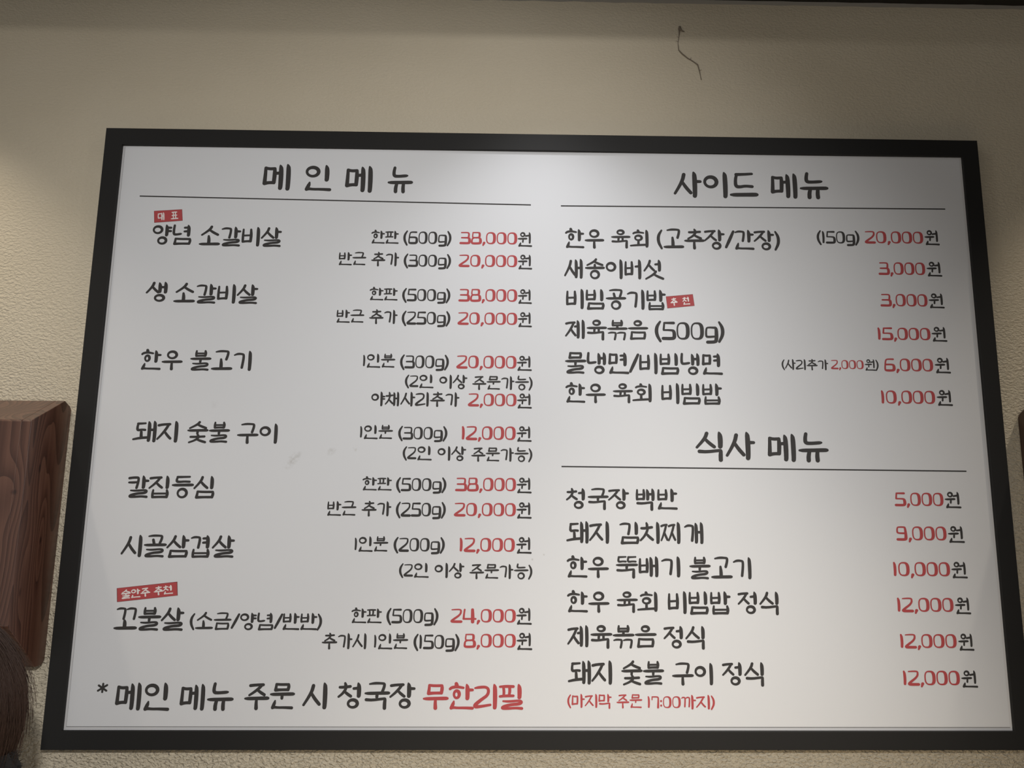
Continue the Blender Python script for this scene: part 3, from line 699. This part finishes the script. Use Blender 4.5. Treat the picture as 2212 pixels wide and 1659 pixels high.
for s in (1, -1):
    # hand with five fingers resting forward
    hj = [(*L(.29, s*.16, 0.648), .024), (*L(.33, s*.155, 0.648), (.016, .030)), (*L(.37, s*.15, 0.648), (.014, .036))]; hb = [(0, 1), (1, 2)]
    for i, (off, ln) in enumerate(((-.030, .060), (-.010, .072), (.010, .068), (.028, .052))):
        b = len(hj); hj += [(*L(.385, s*.15+off, 0.648), .0095), (*L(.385+ln*.5, s*.15+off*1.1, 0.648), .0088), (*L(.385+ln, s*.15+off*1.15, 0.635), .0075)]
        hb += [(2, b), (b, b+1), (b+1, b+2)]
    b = len(hj); hj += [(*L(.335, s*.115, 0.645), .011), (*L(.365, s*.098, 0.639), .0095), (*L(.385, s*.09, 0.633), .008)]; hb += [(1, b), (b, b+1), (b+1, b+2)]
    skinned('hand', hj, hb, 0, M['skin'], person, 1)
    sj = [(*L(.45, s*.12, .11), .045), (*L(.455, s*.12, .045), .042), (*L(.53, s*.12, .036), .04), (*L(.60, s*.125, .028), .030)]
    skinned('shoe', sj, [(0, 1), (1, 2), (2, 3)], 0, M['shoe'], person, 1)
def ellipsoid(name, c, r, mat, parent, shape=None, u=40, v=28):
    bm = bmesh.new(); bmesh.ops.create_uvsphere(bm, u_segments=u, v_segments=v, radius=1)
    for w in bm.verts:
        if shape: w.co = shape(w.co)
        w.co = Vector((w.co.x*r[0]+c[0], w.co.y*r[1]+c[1], w.co.z*r[2]+c[2]))
    return from_bm(name, bm, mat, parent, smooth=True)
def face_shape(p):
    q = p.copy()
    if p.z < 0: q.x *= 1-.12*p.z*-1; q.y *= 1-.30*(-p.z)**1.5
    if p.x < -.6:                                # nose, brow, mouth relief on the front
        q.x -= .20*math.exp(-((p.y/.16)**2+((p.z+.12)/.22)**2))
        q.x += .06*math.exp(-(((abs(p.y)-.36)/.2)**2+((p.z-.08)/.14)**2))
        q.x -= .05*math.exp(-((p.y/.3)**2+((p.z+.50)/.1)**2))
    return q
head = ellipsoid('head', L(.02, 0, hz-.005), (.095, .077, .118), M['skin'], person, face_shape)
for s in (1, -1):
    e = ellipsoid('eye', L(.098, s*.030, hz+.003), (.010, .013, .008), M['eye'], head, None, 16, 12)
    ellipsoid('iris', L(.1065, s*.030, hz+.003), (.003, .0055, .0055), M['iris'], head, None, 12, 8)
    ellipsoid('ear', L(.0, s*.078, hz-.012), (.018, .009, .030), M['skin'], head, None, 14, 10)
ellipsoid('mouth', L(.112, 0, hz-.063), (.006, .022, .007), M['lip'], head, None, 16, 10)
# hair: smooth shell open over the face, with combed grooves
def hair_shell():
    nu, nv = 96, 46; bm = bmesh.new(); grid = []
    for j in range(nv+1):
        th = math.pi*(.0+.80*j/nv); row = []
        for i in range(nu):
            ph = 2*math.pi*i/nu
            d = Vector((math.sin(th)*math.cos(ph), math.sin(th)*math.sin(ph), math.cos(th)))
            g = 1+.012*math.sin(ph*31+2*math.sin(th*2))+.018*noise.noise(Vector((math.cos(ph)*5, math.sin(ph)*5, th*.7)))
            f = max(0, -d.x)                     # front: lift the fringe back over the face
            r = Vector((.118*g, .108*g, .138*g))
            p = Vector((d.x*r.x, d.y*r.y, d.z*r.z))
            if f > .62 and th > 1.15: p *= .62
            row.append(bm.verts.new((p.x+.006, p.y, p.z+hz-.012)))
        grid.append(row)
    for j in range(nv):
        for i in range(nu):
            bm.faces.new((grid[j][i], grid[j+1][i], grid[j+1][(i+1) % nu], grid[j][(i+1) % nu]))
    bmesh.ops.remove_doubles(bm, verts=bm.verts, dist=1e-5)
    return bm
hair = from_bm('hair', hair_shell(), M['hair'], person, smooth=True)
def strands(n):
    V, F = [], []
    for k in range(n):
        ph = random.uniform(-2.45, 2.45); t0 = random.uniform(.02, 1.2); t1 = t0+random.uniform(.7, 1.5); w = random.uniform(.0003, .0007)
        out = random.uniform(1.0, 1.035); sway = random.uniform(-.12, .12); fly = random.random() < .10
        m = 9; base = len(V)
        for q in range(m):
            th = min(2.75, t0+(t1-t0)*q/(m-1)); p_ = ph+sway*q/m
            g = out*(1+(.10 if fly else .012)*(q/(m-1))**2)
            c = Vector((math.sin(th)*math.cos(p_)*.118*g+.006, math.sin(th)*math.sin(p_)*.108*g, math.cos(th)*.138*g+hz-.012))
            sd = Vector((-math.sin(p_), math.cos(p_), 0))*w*(1-.7*q/(m-1)); nn = Vector((math.cos(p_), math.sin(p_), .2))*w*.6
            V += [tuple(c+sd), tuple(c-sd), tuple(c+nn)]
        for q in range(m-1):
            a = base+3*q
            F += [(a, a+3, a+5, a+2), (a+2, a+5, a+4, a+1), (a+1, a+4, a+3, a)]
    return V, F
v, f = strands(3600)
st_o = pydata('hair_strands', v, f, M['hair'], hair, smooth=True); st_o['kind'] = 'stuff'
# fleece collar and shoulders with a ragged pile
def collar():
    bm = bmesh.new(); nu, nv = 90, 24; grid = []
    for j in range(nv+1):
        t = j/nv; row = []
        for i in range(nu):
            ph = 2*math.pi*i/nu
            rx = .119+.012*math.sin(math.pi*t)+.012*t; ry = .100+.04*math.sin(math.pi*t*.7)+.09*t*t
            z = hz-.058-.25*t-.05*(1-t)*max(0, -math.cos(ph))
            g = 1+.05*noise.noise(Vector((math.cos(ph)*6, math.sin(ph)*6, t*7)))+.02*noise.noise(Vector((math.cos(ph)*25, math.sin(ph)*25, t*30)))
            row.append(bm.verts.new((rx*g*math.cos(ph)+.002, ry*g*math.sin(ph), z)))
        grid.append(row)
    for j in range(nv):
        for i in range(nu): bm.faces.new((grid[j][i], grid[j+1][i], grid[j+1][(i+1) % nu], grid[j][(i+1) % nu]))
    return bm
col_o = from_bm('fleece_collar', collar(), M['coat'], person, smooth=True)
def pile(n):
    V, F = [], []
    for k in range(n):
        ph = random.uniform(0, 2*math.pi); t = random.uniform(0, 1); z = hz-.058-.25*t-.05*(1-t)*max(0, -math.cos(ph))
        rx = .119+.012*math.sin(math.pi*t)+.012*t; ry = .100+.04*math.sin(math.pi*t*.7)+.09*t*t
        c = Vector((rx*math.cos(ph)+.002, ry*math.sin(ph), z)); d = Vector((math.cos(ph), math.sin(ph), random.uniform(-1.2, .4))).normalized()
        s = Vector((-math.sin(ph), math.cos(ph), random.uniform(-.5, .5)))*.0011; tip = c+d*random.uniform(.004, .012)
        b = len(V); V += [tuple(c+s), tuple(c-s), tuple(tip)]; F.append((b, b+1, b+2))
    return V, F
v, f = pile(6000)
pl = pydata('fleece_pile', v, f, M['coat'], col_o); pl['kind'] = 'stuff'
def ring_bm(rx, ry, z0, z1, th, c):
    bm = bmesh.new(); n = 48
    rings = [[bm.verts.new((c+r_*rx/.1*math.cos(2*math.pi*i/n), r_*ry/.1*math.sin(2*math.pi*i/n), z)) for i in range(n)] for r_, z in ((.1, z0), (.1+th, z0), (.1+th, z1), (.1, z1))]
    for a in range(4):
        for i in range(n): bm.faces.new((rings[a][i], rings[(a+1) % 4][i], rings[(a+1) % 4][(i+1) % n], rings[a][(i+1) % n]))
    return bm
# round stool under the guest
stool = empty('stool', (HX, HY-.02, 0)); tag(stool, 'round wooden stool with steel legs under the seated person', 'stool')
bm = bmesh.new(); bmesh.ops.create_cone(bm, cap_ends=True, segments=48, radius1=.17, radius2=.17, depth=.035, matrix=Matrix.Translation((0, 0, .4125)))
bmesh.ops.bevel(bm, geom=[e for e in bm.edges if abs(e.verts[0].co.z-e.verts[1].co.z) < 1e-5], offset=.006, segments=2, affect='EDGES')
from_bm('seat', bm, M['seat'], stool)
for k in range(4):
    a = math.pi/4+k*math.pi/2; top = Vector((.11*math.cos(a), .11*math.sin(a), .396)); bot = Vector((.16*math.cos(a), .16*math.sin(a), .001))
    bm = bmesh.new(); d = bot-top
    bmesh.ops.create_cone(bm, cap_ends=True, segments=14, radius1=.011, radius2=.011, depth=d.length, matrix=Matrix.Translation((top+bot)/2) @ d.to_track_quat('Z', 'Y').to_matrix().to_4x4())
    from_bm('leg', bm, M['steel'], stool, smooth=False)

# ---------------------------------------------------------------- table added under the board to bounce light up the wall
table = empty('bounce_table', (.28, -.60, 0)); tag(table, 'unseen pale wooden table added to bounce light onto the lower wall', 'table')
box('tabletop', -.80, .80, -.36, .36, .715, .75, M['tabletop'], table, .006)
for sx in (-1, 1):
    for sy in (-1, 1):
        box('leg', sx*.72-.025, sx*.72+.025, sy*.30-.025, sy*.30+.025, .001, .7145, M['black'], table, .003)
